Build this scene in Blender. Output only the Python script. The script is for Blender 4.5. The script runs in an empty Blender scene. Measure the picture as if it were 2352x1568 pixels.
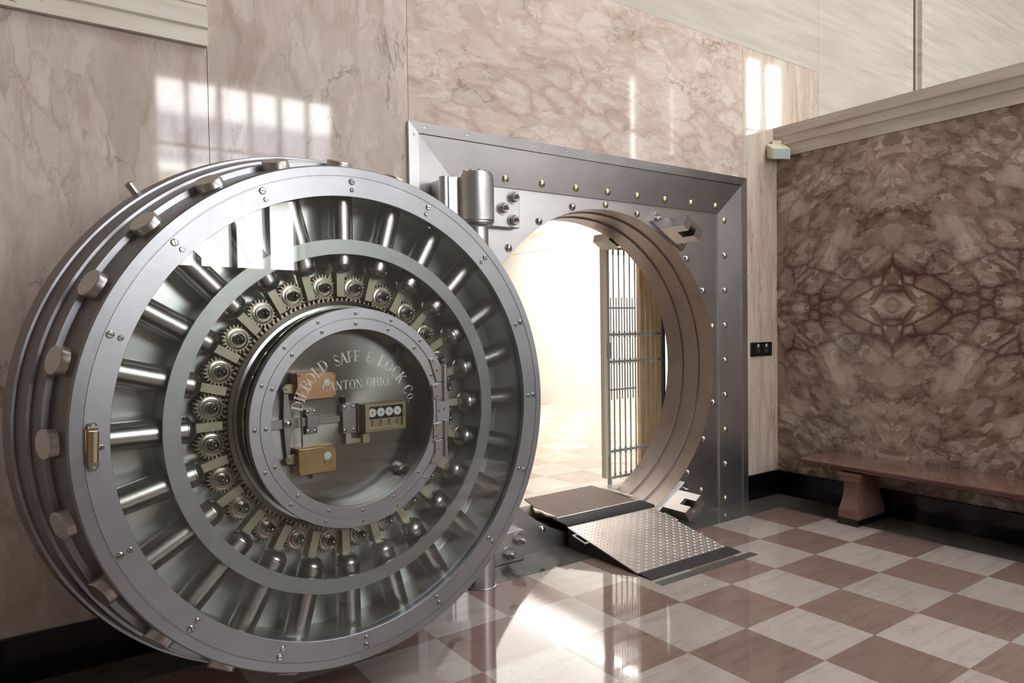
import bpy, math, random
from math import pi, sin, cos, radians as RD
from mathutils import Vector, Matrix
random.seed(7)
scn = bpy.context.scene
COL = scn.collection

# ------------------------------------------------------------------ camera, world, exposure
cam_d = bpy.data.cameras.new('camera'); cam = bpy.data.objects.new('camera', cam_d); COL.objects.link(cam)
yaw, pitch, roll = 0.6298, -0.0292, -0.0141
fw = Vector((sin(yaw)*cos(pitch), cos(yaw)*cos(pitch), sin(pitch)))
rt = Vector((cos(yaw), -sin(yaw), 0)); up = rt.cross(fw)
rt2 = rt*cos(roll) + up*sin(roll); up2 = up*cos(roll) - rt*sin(roll)
cam.matrix_world = Matrix((( rt2.x, up2.x, -fw.x, -5.83), (rt2.y, up2.y, -fw.y, -4.0652), (rt2.z, up2.z, -fw.z, 1.6487), (0, 0, 0, 1)))
cam_d.sensor_width = 36; cam_d.lens = 1632.94*36/2352
cam_d.shift_x = -(1222.57-1176)/2352; cam_d.shift_y = (788.8-784)/2352
cam_d.clip_start = 0.05; cam_d.clip_end = 200
scn.camera = cam
w = bpy.data.worlds.new('daylight'); scn.world = w; w.use_nodes = True
w.node_tree.nodes['Background'].inputs[0].default_value = (0.85, 0.9, 1, 1)
w.node_tree.nodes['Background'].inputs[1].default_value = 1.0
vs = scn.view_settings
scn.display_settings.display_device = 'sRGB'
vs.view_transform = 'Standard'; vs.look = 'None'; vs.gamma = 1; vs.use_curve_mapping = False
vs.exposure = 0.68

def lamp_area(name, loc, target, sx, sy, power, color=(1, 1, 1)):
    l = bpy.data.lights.new(name, 'AREA'); l.shape = 'RECTANGLE'; l.size = sx; l.size_y = sy; l.energy = power; l.color = color
    o = bpy.data.objects.new(name, l); COL.objects.link(o); o.location = loc
    o.rotation_euler = (Vector(target)-Vector(loc)).to_track_quat('-Z', 'Y').to_euler()
    return o
WIN = 9.5      # brightness of the sky seen in the hall windows
lamp_area('vault_room_light', (0.2, 4.2, 3.22), (0.2, 4.2, 0), 2.6, 5.0, 110, (1, 0.97, 0.93))

# ------------------------------------------------------------------ materials
def srgb(r, g, b):
    f = lambda v: (v/255/12.92) if v/255 <= .04045 else ((v/255+.055)/1.055)**2.4
    return (f(r), f(g), f(b), 1)

def new_mat(name):
    m = bpy.data.materials.new(name); m.use_nodes = True
    nt = m.node_tree; return m, nt, nt.nodes, nt.links, nt.nodes['Principled BSDF']

def coords(N, L, kind='Object', scale=(1, 1, 1), rot=(0, 0, 0), loc=(0, 0, 0)):
    tc = N.new('ShaderNodeTexCoord'); mp = N.new('ShaderNodeMapping')
    mp.inputs['Scale'].default_value = scale; mp.inputs['Rotation'].default_value = rot; mp.inputs['Location'].default_value = loc
    L.new(tc.outputs[kind], mp.inputs[0]); return mp.outputs[0]

def ramp(N, L, src, stops):
    r = N.new('ShaderNodeValToRGB'); e = r.color_ramp.elements
    while len(e) > 1: e.remove(e[0])
    e[0].position = stops[0][0]; e[0].color = stops[0][1]
    for p, c in stops[1:]:
        q = e.new(p); q.color = c
    L.new(src, r.inputs[0]); return r.outputs[0]

def noise(N, L, vec, scale, detail=6, rough=.6, dist=0):
    n = N.new('ShaderNodeTexNoise'); n.inputs['Scale'].default_value = scale; n.inputs['Detail'].default_value = detail
    n.inputs['Roughness'].default_value = rough; n.inputs['Distortion'].default_value = dist
    L.new(vec, n.inputs['Vector']); return n

def mix(N, L, a, b, f, mode='MIX'):
    m = N.new('ShaderNodeMix'); m.data_type = 'RGBA'; m.blend_type = mode
    for sock, v in ((m.inputs['Factor'], f), (m.inputs['A'], a), (m.inputs['B'], b)):
        if isinstance(v, (tuple, float, int)): sock.default_value = v
        else: L.new(v, sock)
    return m.outputs['Result']

def math_n(N, L, op, a, b=None):
    m = N.new('ShaderNodeMath'); m.operation = op
    for i, v in enumerate((a, b)):
        if v is None: continue
        if isinstance(v, (int, float)): m.inputs[i].default_value = v
        else: L.new(v, m.inputs[i])
    return m.outputs[0]

def bump(N, L, height, strength, dist=.002):
    b = N.new('ShaderNodeBump'); b.inputs['Strength'].default_value = strength; b.inputs['Distance'].default_value = dist
    L.new(height, b.inputs['Height']); return b.outputs[0]

BW = (0, 0, 0, 1); WH = (1, 1, 1, 1)
def marble(name, c0, c1, c2, vein, dark, scale=(1, 1, 1), rot=(0, 0, 0), cell=3.0, warp=.5, cells=.5, matrix=.5, cracks=.6, smear=.5, rough=.05, book=None, edge=.10, offs=(0, 0, 0)):
    """cloudy stone in three tones, with clasts (cells), a darker matrix between them, fine cracks and stains"""
    m, nt, N, L, P = new_mat(name)
    v0 = coords(N, L); v = v0
    if book:      # book-matched slabs: the figure mirrors about a seam
        sx = N.new('ShaderNodeSeparateXYZ'); L.new(v, sx.inputs[0]); cb = N.new('ShaderNodeCombineXYZ'); L.new(sx.outputs[0], cb.inputs[0])
        L.new(math_n(N, L, 'ABSOLUTE', math_n(N, L, 'SUBTRACT', sx.outputs[1], book[0])), cb.inputs[1])
        L.new(math_n(N, L, 'ABSOLUTE', math_n(N, L, 'SUBTRACT', sx.outputs[2], book[1])), cb.inputs[2]); v = cb.outputs[0]
    r_ = N.new('ShaderNodeMapping'); r_.inputs['Rotation'].default_value = rot; r_.inputs['Location'].default_value = offs; L.new(v, r_.inputs[0])
    mp = N.new('ShaderNodeMapping'); mp.inputs['Scale'].default_value = scale; L.new(r_.outputs[0], mp.inputs[0]); v = mp.outputs[0]
    def warped(vec, sc, amt):
        wn = noise(N, L, vec, sc, 6, .62); c_ = N.new('ShaderNodeVectorMath'); c_.operation = 'SUBTRACT'; L.new(wn.outputs['Color'], c_.inputs[0]); c_.inputs[1].default_value = (.5, .5, .5)
        vm = N.new('ShaderNodeVectorMath'); vm.operation = 'MULTIPLY_ADD'; L.new(c_.outputs[0], vm.inputs[0]); vm.inputs[1].default_value = (amt,)*3; L.new(vec, vm.inputs[2]); return vm.outputs[0]
    wv = warped(warped(v, .9, warp*1.6), 3.5, warp*.55)
    big = noise(N, L, wv, 1.3, 9, .62).outputs['Fac']
    base = ramp(N, L, big, [(.34, c2), (.45, c1), (.53, c0), (.60, c1), (.70, c2)])
    def vor(sc, feat, sm=.0):
        o = N.new('ShaderNodeTexVoronoi'); o.feature = feat; o.inputs['Scale'].default_value = sc; L.new(wv, o.inputs['Vector']); return o
    cl = vor(cell, 'F1'); sc_ = N.new('ShaderNodeSeparateColor'); L.new(cl.outputs['Color'], sc_.inputs[0])
    tint = ramp(N, L, sc_.outputs[0], [(0, c2), (.5, c1), (1, c0)])
    base = mix(N, L, base, tint, cells)
    cl2 = vor(cell*2.6, 'F1'); sc2 = N.new('ShaderNodeSeparateColor'); L.new(cl2.outputs['Color'], sc2.inputs[0])
    msk0 = ramp(N, L, noise(N, L, wv, 1.5, 3, .6).outputs['Fac'], [(.42, BW), (.56, WH)])
    base = mix(N, L, base, ramp(N, L, sc2.outputs[1], [(0, c2), (.5, c1), (1, c0)]), math_n(N, L, 'MULTIPLY', msk0, cells))
    ed = vor(cell, 'DISTANCE_TO_EDGE').outputs['Distance']; ed2 = vor(cell*2.3, 'DISTANCE_TO_EDGE').outputs['Distance']
    msk = ramp(N, L, noise(N, L, wv, 1.0, 5, .6).outputs['Fac'], [(.40, BW), (.60, WH)])
    mx = ramp(N, L, ed, [(0, WH), (edge, (.45, .45, .45, 1)), (edge*2.4, BW)])
    base = mix(N, L, base, vein, math_n(N, L, 'MULTIPLY', math_n(N, L, 'MULTIPLY', mx, msk), matrix))
    mx2 = ramp(N, L, ed2, [(0, WH), (edge*.9, BW)])
    msk2 = ramp(N, L, noise(N, L, wv, 2.1, 5, .6).outputs['Fac'], [(.50, BW), (.62, WH)])
    base = mix(N, L, base, vein, math_n(N, L, 'MULTIPLY', math_n(N, L, 'MULTIPLY', mx2, msk2), matrix*.8))
    sm = ramp(N, L, noise(N, L, wv, 2.2, 8, .68, .4).outputs['Fac'], [(.55, BW), (.68, WH)])
    base = mix(N, L, base, vein, math_n(N, L, 'MULTIPLY', sm, smear))
    ck = noise(N, L, warped(v, 2.0, warp*.9), 1.5, 7, .55, .3).outputs['Fac']
    ckl = ramp(N, L, ck, [(.488, BW), (.499, WH), (.503, WH), (.509, BW)])
    msk3 = ramp(N, L, noise(N, L, v, 1.7, 4, .6).outputs['Fac'], [(.47, BW), (.60, WH)])
    base = mix(N, L, base, dark, math_n(N, L, 'MULTIPLY', math_n(N, L, 'MULTIPLY', ckl, msk3), cracks))
    fine = noise(N, L, wv, 14, 8, .7).outputs['Fac']
    base = mix(N, L, base, ramp(N, L, fine, [(.3, (.78, .76, .74, 1)), (.6, WH)]), .6, 'MULTIPLY')
    L.new(base, P.inputs['Base Color']); P.inputs['Roughness'].default_value = rough; P.inputs['Specular IOR Level'].default_value = .6
    L.new(bump(N, L, noise(N, L, v0, .9, 1).outputs['Fac'], .03, .01), P.inputs['Normal'])
    return m

M = {}
M['marble_left'] = marble('pink_marble_upright_figure', srgb(232, 222, 213), srgb(216, 201, 191), srgb(192, 182, 170), srgb(178, 150, 138), srgb(104, 90, 82), scale=(1.7, 1, .62), cell=2.6, warp=.34, cells=.55, matrix=.6, cracks=.5, smear=.45, edge=.07)
M['marble_top'] = marble('pink_marble_level_figure', srgb(234, 223, 212), srgb(220, 204, 192), srgb(198, 182, 168), srgb(176, 142, 128), srgb(112, 84, 72), scale=(1.0, 1, 2.0), cell=3.4, warp=.32, cells=.55, matrix=.55, cracks=.5, smear=.45, edge=.08, offs=(3, 0, 1))
M['marble_pier'] = marble('pink_marble_streaked_pier', srgb(226, 216, 202), srgb(214, 200, 184), srgb(196, 180, 160), srgb(176, 140, 124), srgb(100, 88, 76), scale=(3.8, 1, .5), cell=2.4, warp=.4, cells=.4, matrix=.5, cracks=.7, smear=.5, edge=.12, offs=(5, 0, 2))
M['marble_dark'] = marble('brecciated_brown_marble', srgb(206, 190, 176), srgb(160, 140, 124), srgb(122, 102, 84), srgb(84, 56, 48), srgb(58, 40, 34), scale=(1, 1.1, 1.75), rot=(.5, 0, 0), cell=3.9, warp=.24, cells=.78, matrix=1.0, cracks=.4, smear=.7, book=(-1.09, 1.75), edge=.09, rough=.09, offs=(0, .9, .1))
M['bench'] = marble('brown_pink_bench_stone', srgb(134, 102, 92), srgb(122, 90, 80), srgb(108, 78, 70), srgb(98, 68, 60), srgb(80, 54, 48), scale=(2, 1, 1), cell=4, warp=.5, cells=.3, matrix=.3, cracks=.2, smear=.3, rough=.1)

def travertine(name, a, b):
    m, nt, N, L, P = new_mat(name)
    v = coords(N, L, scale=(1, 1, 1)); vs_ = coords(N, L, rot=(0, .03, 0), scale=(.5, .5, 6))
    st = noise(N, L, vs_, 2.2, 8, .6, .1).outputs['Fac']
    base = ramp(N, L, st, [(.35, a), (.6, b)])
    vp = coords(N, L, scale=(9, 9, 32)); pn = noise(N, L, vp, 1.0, 4, .7).outputs['Fac']
    pits = ramp(N, L, pn, [(.69, BW), (.73, WH)])
    base = mix(N, L, base, srgb(140, 128, 112), pits)
    L.new(base, P.inputs['Base Color']); P.inputs['Roughness'].default_value = .5
    L.new(bump(N, L, math_n(N, L, 'SUBTRACT', st, pits), .3, .004), P.inputs['Normal'])
    return m
M['travertine'] = travertine('cream_travertine', srgb(180, 172, 158), srgb(196, 189, 176))
M['travertine_left'] = travertine('pitted_cream_sill_stone', srgb(216, 208, 192), srgb(232, 226, 212))
M['travertine_grey'] = travertine('grey_travertine_moulding', srgb(178, 166, 152), srgb(204, 194, 180))

def simple(name, col, rough=.5, metal=0, spec=.5, var=.0, vscale=8, bumpy=0):
    m, nt, N, L, P = new_mat(name)
    P.inputs['Roughness'].default_value = rough; P.inputs['Metallic'].default_value = metal; P.inputs['Specular IOR Level'].default_value = spec
    n = noise(N, L, coords(N, L), vscale, 5, .6).outputs['Fac']
    dk = tuple(c*(1-var) for c in col[:3]) + (1,)
    L.new(ramp(N, L, n, [(.35, dk), (.65, col)]), P.inputs['Base Color'])
    if bumpy: L.new(bump(N, L, n, bumpy), P.inputs['Normal'])
    return m
M['black_stone'] = simple('black_polished_stone', srgb(14, 14, 15), .12, 0, .5, .3)
M['seam'] = simple('dark_joint', srgb(70, 62, 56), .8)
M['plaster'] = simple('white_vault_plaster', srgb(244, 242, 236), .7, 0, .3, .02)
M['hall_wall'] = simple('warm_hall_stone', srgb(170, 160, 150), .6, 0, .3, .1, 2)
M['hall_ceiling'] = simple('hall_ceiling_paint', srgb(196, 190, 182), .8, 0, .2, .05)
M['black'] = simple('black_plastic', srgb(22, 21, 20), .4, 0, .4, .2)
M['rubber'] = simple('gritty_black_rubber', srgb(62, 58, 58), .75, 0, .3, .45, 120, .5)
M['mat'] = simple('taupe_ribbed_mat', srgb(140, 126, 118), .85, 0, .2, .15, 40, .3)
M['tape'] = simple('dark_green_grey_tape', srgb(84, 84, 78), .5, 0, .3, .2)
M['wood'] = simple('pale_pine_board', srgb(244, 204, 148), .5, 0, .3, .15, 5)
M['lamp_body'] = simple('pale_painted_housing', srgb(216, 210, 186), .4)
M['lamp_glass'] = simple('pale_blue_lens', srgb(176, 184, 188), .15)
M['white_dial'] = simple('white_enamel_dial', srgb(240, 240, 236), .35)
M['cream_paint'] = simple('cream_painted_steel', srgb(212, 200, 180), .45, .0)
M['grey_paint'] = simple('grey_painted_steel', srgb(160, 160, 155), .4, .2)
M['link'] = simple('pale_brass_link', srgb(190, 182, 162), .4, .4, .5, .2)

def brushed(name, col, rough=.28, scale=(1, 1, 60), metal=1.0, var=.12, bstr=.08, stain=.0):
    m, nt, N, L, P = new_mat(name)
    P.inputs['Metallic'].default_value = metal
    n = noise(N, L, coords(N, L, scale=scale), 6, 4, .6).outputs['Fac']
    n2 = noise(N, L, coords(N, L), 3.5, 5, .6).outputs['Fac']
    dk = tuple(c*(1-var) for c in col[:3]) + (1,)
    base = ramp(N, L, n2, [(.35, dk), (.6, col)])
    if stain:
        n3 = noise(N, L, coords(N, L), 11, 6, .7).outputs['Fac']
        base = mix(N, L, base, tuple(c*.55 for c in col[:3])+(1,), math_n(N, L, 'MULTIPLY', ramp(N, L, n3, [(.58, BW), (.72, WH)]), stain))
    L.new(base, P.inputs['Base Color'])
    rr = N.new('ShaderNodeMapRange'); rr.inputs['To Min'].default_value = rough*.92; rr.inputs['To Max'].default_value = rough*1.10
    L.new(n, rr.inputs['Value']); L.new(rr.outputs[0], P.inputs['Roughness'])
    L.new(bump(N, L, n, bstr, .001), P.inputs['Normal'])
    return m
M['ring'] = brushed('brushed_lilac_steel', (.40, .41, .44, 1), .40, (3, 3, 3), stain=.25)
M['body'] = brushed('shade_toned_door_steel', (.17, .14, .135, 1), .32, (2, 2, 2), bstr=.0)  # dark base colour stands in for the dark surroundings the cylinders reflect
M['plate'] = brushed('polished_backing_plate', (.90, .93, .91, 1), .22, (3, 3, 3), var=.03, bstr=0, metal=.5)
M['bolt'] = brushed('polished_bolt_steel', (.62, .60, .57, 1), .31, (2, 2, 2), bstr=.0)
M['guide'] = brushed('satin_green_grey_ring', (.46, .475, .455, 1), .42, (3, 3, 3), metal=.75)
M['gear'] = brushed('oiled_gear_steel', (.36, .30, .23, 1), .33, (6, 6, 6), stain=.5)
M['gearface'] = brushed('turned_bearing_cap', (.46, .43, .38, 1), .24, (6, 6, 6), bstr=.01)
M['drum'] = brushed('dark_drum_steel', (.36, .37, .36, 1), .2, (3, 40, 3))
M['hatch_plate'] = brushed('turned_hatch_plate', (.36, .355, .335, 1), .32, (3, 3, 3), var=.10, bstr=0)
_P = M['hatch_plate'].node_tree.nodes['Principled BSDF']; _N = M['hatch_plate'].node_tree.nodes; _t = _N.new('ShaderNodeTangent'); _t.direction_type = 'RADIAL'; _t.axis = 'Y'
_P.inputs['Anisotropic'].default_value = .75; M['hatch_plate'].node_tree.links.new(_t.outputs[0], _P.inputs['Tangent'])
M['screw'] = brushed('screw_steel', (.55, .54, .54, 1), .2, (5, 5, 5))
M['brass'] = brushed('aged_brass', (.62, .43, .22, 1), .36, (3, 3, 3), var=.2, stain=.3)
M['brass2'] = brushed('pale_brass', (.62, .54, .36, 1), .32, (3, 3, 3), var=.15)
M['bronze'] = brushed('bronze_case', (.60, .36, .22, 1), .38, (3, 3, 3), var=.2, stain=.3)
M['nickel'] = brushed('nickel_hinge_steel', (.50, .47, .46, 1), .32, (4, 4, 30))
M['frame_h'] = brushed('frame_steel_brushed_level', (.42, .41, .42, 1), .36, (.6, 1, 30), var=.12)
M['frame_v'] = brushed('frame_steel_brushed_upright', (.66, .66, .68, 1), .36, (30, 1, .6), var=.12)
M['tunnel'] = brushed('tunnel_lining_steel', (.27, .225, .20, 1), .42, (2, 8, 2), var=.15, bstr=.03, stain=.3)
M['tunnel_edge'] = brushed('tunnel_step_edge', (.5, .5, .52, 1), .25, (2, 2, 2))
M['diamond'] = brushed('worn_tread_steel', (.68, .62, .58, 1), .45, (6, 6, 6), var=.2, stain=.3)
M['hinge'] = brushed('satin_hinge_steel', (.64, .64, .65, 1), .38, (12, 12, .5))

def emis(name, fn):
    m = bpy.data.materials.new(name); m.use_nodes = True; nt = m.node_tree; N = nt.nodes; L = nt.links
    N.remove(N['Principled BSDF']); e = N.new('ShaderNodeEmission'); L.new(e.outputs[0], N['Material Output'].inputs[0]); fn(N, L, e); return m
def _sky(N, L, e):      # the view out of the windows: bright sky over paler buildings
    sx = N.new('ShaderNodeSeparateXYZ'); L.new(coords(N, L, 'Object'), sx.inputs[0])
    lo = (.36, .33, .27, 1); md = (.34, .35, .40, 1)
    a = ramp(N, L, math_n(N, L, 'DIVIDE', sx.outputs[2], 10), [(.0, WH), (.315, WH), (.33, lo), (.388, lo), (.392, WH), (.400, WH), (.404, md), (.420, md), (.424, WH), (.430, WH), (.434, md), (.470, md), (.474, (.8, .8, .85, 1)), (.484, WH)])
    L.new(a, e.inputs[0]); e.inputs[1].default_value = WIN
M['window_view'] = emis('bright_window_pane', _sky)
def _skl(N, L, e):  # glow of the added skylight, ambient fill only
    e.inputs[0].default_value = (.96, .98, 1, 1); e.inputs[1].default_value = 5.0
M['added_skylight_glow'] = emis('added_skylight_pane', _skl)
def _tube(N, L, e):
    e.inputs[0].default_value = (1, .98, .94, 1); e.inputs[1].default_value = 24
M['tube'] = emis('lit_fluorescent_tube', _tube)

def glass(name, tint, ior=1.5, rough=.0):
    m = bpy.data.materials.new(name); m.use_nodes = True; nt = m.node_tree; N = nt.nodes; L = nt.links
    N.remove(N['Principled BSDF']); t = N.new('ShaderNodeBsdfTransparent'); t.inputs[0].default_value = tint
    g = N.new('ShaderNodeBsdfGlossy'); g.inputs['Roughness'].default_value = rough
    f = N.new('ShaderNodeFresnel'); f.inputs[0].default_value = ior; ms = N.new('ShaderNodeMixShader')
    L.new(f.outputs[0], ms.inputs[0]); L.new(t.outputs[0], ms.inputs[1]); L.new(g.outputs[0], ms.inputs[2]); L.new(ms.outputs[0], N['Material Output'].inputs[0])
    return m
M['glass'] = glass('clear_greenish_glass', (.965, .98, .972, 1))
def _etch():
    m = bpy.data.materials.new('frosted_etched_lettering'); m.use_nodes = True; nt = m.node_tree; N = nt.nodes; L = nt.links; P = N['Principled BSDF']
    P.inputs['Base Color'].default_value = srgb(222, 222, 216); P.inputs['Roughness'].default_value = .8
    n = noise(N, L, coords(N, L), 30, 4).outputs['Fac']
    L.new(ramp(N, L, n, [(.3, (.42, .42, .42, 1)), (.7, (.8, .8, .8, 1))]), P.inputs['Alpha']); return m
M['etch'] = _etch()

def checker(name, T, ox, oy, border=None, light=srgb(182, 171, 164), pink=srgb(138, 116, 108), rough=.06):
    m, nt, N, L, P = new_mat(name)
    v = coords(N, L); sx = N.new('ShaderNodeSeparateXYZ'); L.new(v, sx.inputs[0]); X, Y = sx.outputs[0], sx.outputs[1]
    i = math_n(N, L, 'ADD', math_n(N, L, 'DIVIDE', X, T), ox); j = math_n(N, L, 'ADD', math_n(N, L, 'DIVIDE', Y, -T), oy)
    fi = math_n(N, L, 'FLOOR', i); fj = math_n(N, L, 'FLOOR', j)
    par = math_n(N, L, 'FLOORED_MODULO', math_n(N, L, 'ADD', fi, fj), 2)
    cell = N.new('ShaderNodeCombineXYZ'); L.new(fi, cell.inputs[0]); L.new(fj, cell.inputs[1])
    wn = N.new('ShaderNodeTexWhiteNoise'); L.new(cell.outputs[0], wn.inputs[0])
    off = N.new('ShaderNodeVectorMath'); off.operation = 'MULTIPLY_ADD'; L.new(wn.outputs['Color'], off.inputs[0]); off.inputs[1].default_value = (7, 7, 7); L.new(v, off.inputs[2])
    g = noise(N, L, off.outputs[0], 1.6, 9, .65, 1.2).outputs['Fac']
    mp = N.new('ShaderNodeMapping'); mp.inputs['Rotation'].default_value = (0, 0, .5); mp.inputs['Scale'].default_value = (1, 9, 1); L.new(off.outputs[0], mp.inputs[0])
    g2 = noise(N, L, mp.outputs[0], 2.2, 8, .6, .5).outputs['Fac']
    tone = ramp(N, L, g, [(.35, (.86, .84, .83, 1)), (.6, WH)])
    tone2 = ramp(N, L, g2, [(.36, (.80, .76, .74, 1)), (.5, WH)])
    vein = noise(N, L, off.outputs[0], 1.3, 6, .55, 1.4).outputs['Fac']
    hair = ramp(N, L, vein, [(.496, WH), (.5, (.74, .70, .68, 1)), (.504, WH)])
    base = mix(N, L, light, pink, par)
    val = N.new('ShaderNodeHueSaturation'); mr = N.new('ShaderNodeMapRange'); mr.inputs['To Min'].default_value = .9; mr.inputs['To Max'].default_value = 1.08
    L.new(wn.outputs['Value'], mr.inputs['Value']); L.new(mr.outputs[0], val.inputs['Value']); L.new(base, val.inputs['Color']); base = val.outputs[0]
    base = mix(N, L, base, tone, .8, 'MULTIPLY'); base = mix(N, L, base, tone2, .6, 'MULTIPLY'); base = mix(N, L, base, hair, .6, 'MULTIPLY')
    # thin joints
    def joint(c):
        fr = math_n(N, L, 'FRACT', c); d = math_n(N, L, 'MINIMUM', fr, math_n(N, L, 'SUBTRACT', 1, fr)); return math_n(N, L, 'LESS_THAN', d, .0035)
    jt = math_n(N, L, 'MAXIMUM', joint(i), joint(j)); base = mix(N, L, base, srgb(120, 104, 96), math_n(N, L, 'MULTIPLY', jt, .5))
    if border:
        bx, by = border
        inb = math_n(N, L, 'MAXIMUM', math_n(N, L, 'GREATER_THAN', Y, by), math_n(N, L, 'GREATER_THAN', X, bx))
        bc = ramp(N, L, noise(N, L, v, 2.5, 7, .6).outputs['Fac'], [(.35, srgb(74, 72, 66)), (.65, srgb(102, 98, 90))])
        base = mix(N, L, base, bc, inb)
    L.new(base, P.inputs['Base Color']); P.inputs['Roughness'].default_value = rough
    L.new(bump(N, L, noise(N, L, v, 3, 3).outputs['Fac'], .04, .01), P.inputs['Normal'])
    return m
M['floor'] = checker('chequered_marble_floor', .4572, 1.9308, -1.6999, border=(-.4256, -.32))
M['vault_floor'] = checker('chequered_vault_floor', .47, 3.813, 3.755, light=srgb(226, 218, 206), pink=srgb(210, 190, 174), rough=.15)

# ------------------------------------------------------------------ mesh building
class MB:
    def __init__(s, xf=None): s.v = []; s.f = []; s.m = []; s.xf = xf; s.cur = 0
    def add(s, vs_, fs):
        o = len(s.v); s.v += [tuple(s.xf(*p)) if s.xf else tuple(p) for p in vs_]
        s.f += [tuple(i+o for i in f) for f in fs]; s.m += [s.cur]*len(fs); return s
    def box(s, a, b):
        x0, y0, z0 = a; x1, y1, z1 = b
        return s.add([(x0, y0, z0), (x1, y0, z0), (x1, y1, z0), (x0, y1, z0), (x0, y0, z1), (x1, y0, z1), (x1, y1, z1), (x0, y1, z1)],
                     [(0, 3, 2, 1), (4, 5, 6, 7), (0, 1, 5, 4), (1, 2, 6, 5), (2, 3, 7, 6), (3, 0, 4, 7)])
    def prism(s, poly, ax, a, b):
        # poly: 2-D points in the plane normal to axis ax, extruded a..b along it
        def P(p, t): return {0: (t, p[0], p[1]), 1: (p[0], t, p[1]), 2: (p[0], p[1], t)}[ax]
        n = len(poly)
        return s.add([P(p, a) for p in poly]+[P(p, b) for p in poly], [tuple(range(n))[::-1], tuple(range(n, 2*n))]+[(i, (i+1) % n, (i+1) % n+n, i+n) for i in range(n)])
    def rod(s, p0, p1, prof, n=24, cap=True):
        # prof: list of (t along the axis in metres, radius)
        p0 = Vector(p0); p1 = Vector(p1); ax = (p1-p0).normalized(); e = ax.orthogonal().normalized(); g = ax.cross(e)
        vs_ = []; fs = []
        for t, r in prof:
            for k in range(n):
                a = 2*pi*k/n; vs_.append(p0+ax*t+(e*cos(a)+g*sin(a))*r)
        for i in range(len(prof)-1):
            for k in range(n):
                fs.append((i*n+k, i*n+(k+1) % n, (i+1)*n+(k+1) % n, (i+1)*n+k))
        if cap: fs.append(tuple(range(n))[::-1]); fs.append(tuple((len(prof)-1)*n+k for k in range(n)))
        return s.add(vs_, fs)
    def cyl(s, p0, p1, r, n=24):
        L_ = (Vector(p1)-Vector(p0)).length; return s.rod(p0, p1, [(0, r), (L_, r)], n)
    def lathe(s, prof, n=128, closed=True, c=(0, 0)):
        # prof: (radius, d) about the door axis, d towards the viewer
        vs_ = []; fs = []; q = len(prof)
        for r, d in prof:
            for k in range(n):
                a = 2*pi*k/n; vs_.append((c[0]+r*cos(a), c[1]+r*sin(a), d))
        for i in range(q if closed else q-1):
            j = (i+1) % q
            for k in range(n):
                k2 = (k+1) % n
                fs.append((i*n+k, j*n+k, j*n+k2, i*n+k2))
        return s.add(vs_, fs)
    def build(s, name, mat, parent=None, ang=35, **kw):
        me = bpy.data.meshes.new(name); me.from_pydata(s.v, [], s.f); me.update()
        mats = mat if isinstance(mat, (list, tuple)) else [mat]
        for m_ in mats: me.materials.append(M[m_])
        me.polygons.foreach_set('material_index', s.m)
        me.polygons.foreach_set('use_smooth', [True]*len(me.polygons))
        me.set_sharp_from_angle(angle=RD(ang))
        import bmesh
        bm = bmesh.new(); bm.from_mesh(me)
        bmesh.ops.recalc_face_normals(bm, faces=bm.faces); bm.to_mesh(me); bm.free()
        o = bpy.data.objects.new(name, me); COL.objects.link(o)
        if parent: o.parent = parent
        for k, v_ in kw.items(): o[k] = v_
        return o
def empty(name, loc, rz=0, **kw):
    o = bpy.data.objects.new(name, None); COL.objects.link(o); o.location = loc; o.rotation_euler = (0, 0, rz); o.empty_display_size = .2
    for k, v_ in kw.items(): o[k] = v_
    return o
def copy_part(src, parent, subs=True, loc=None, rot=None):
    c = src.copy(); COL.objects.link(c); c.parent = parent
    if loc is not None: c.location = loc
    if rot is not None: c.rotation_euler = rot
    if subs:
        for ch in list(src.children):
            d = ch.copy(); COL.objects.link(d); d.parent = c
    return c
def bevel(o, wd, seg=2):
    b = o.modifiers.new('bevel', 'BEVEL'); b.width = wd; b.segments = seg; b.limit_method = 'ANGLE'; b.angle_limit = RD(40); return o

# ------------------------------------------------------------------ the hall
ST = dict(kind='structure')
f = MB(); f.add([(-10, -8, 0), (14, -8, 0), (14, .02, 0), (-10, .02, 0)], [(0, 1, 2, 3)]); f.build('floor', 'floor', **ST)
f = MB(); f.box((-6, .52, -.02), (2.0, 10, .19)); f.build('floor_vault', 'vault_floor', **ST)
SKY = (-2.5, 3.5, -6.6, -2.2)      # ceiling opening for an added skylight that lifts the hall's ambient light
f = MB(); f.box((-10, -8, 9.0), (SKY[0], .6, 9.2)); f.box((SKY[1], -8, 9.0), (14, .6, 9.2)); f.box((SKY[0], -8, 9.0), (SKY[1], SKY[2], 9.2)); f.box((SKY[0], SKY[3], 9.0), (SKY[1], .6, 9.2)); f.build('ceiling', 'hall_ceiling', **ST)
sk = empty('window_9', ((SKY[0]+SKY[1])/2, (SKY[2]+SKY[3])/2, 9.1), **ST)  # out of view, added as a fill light
hw_, hh_ = (SKY[1]-SKY[0])/2, (SKY[3]-SKY[2])/2
f = MB()
for i_ in range(14): xx = -hw_+2*hw_*i_/13; f.box((xx-.03, -hh_, -.04), (xx+.03, hh_, .02))
for i_ in range(4): yy = -hh_+2*hh_*i_/3; f.box((-hw_, yy-.03, -.03), (hw_, yy+.03, .01))
f.build('window_frame', 'grey_paint', sk)
f = MB(); f.box((-hw_, -hh_, .03), (hw_, hh_, .05)); f.build('window_pane', 'added_skylight_glow', sk)

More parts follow.
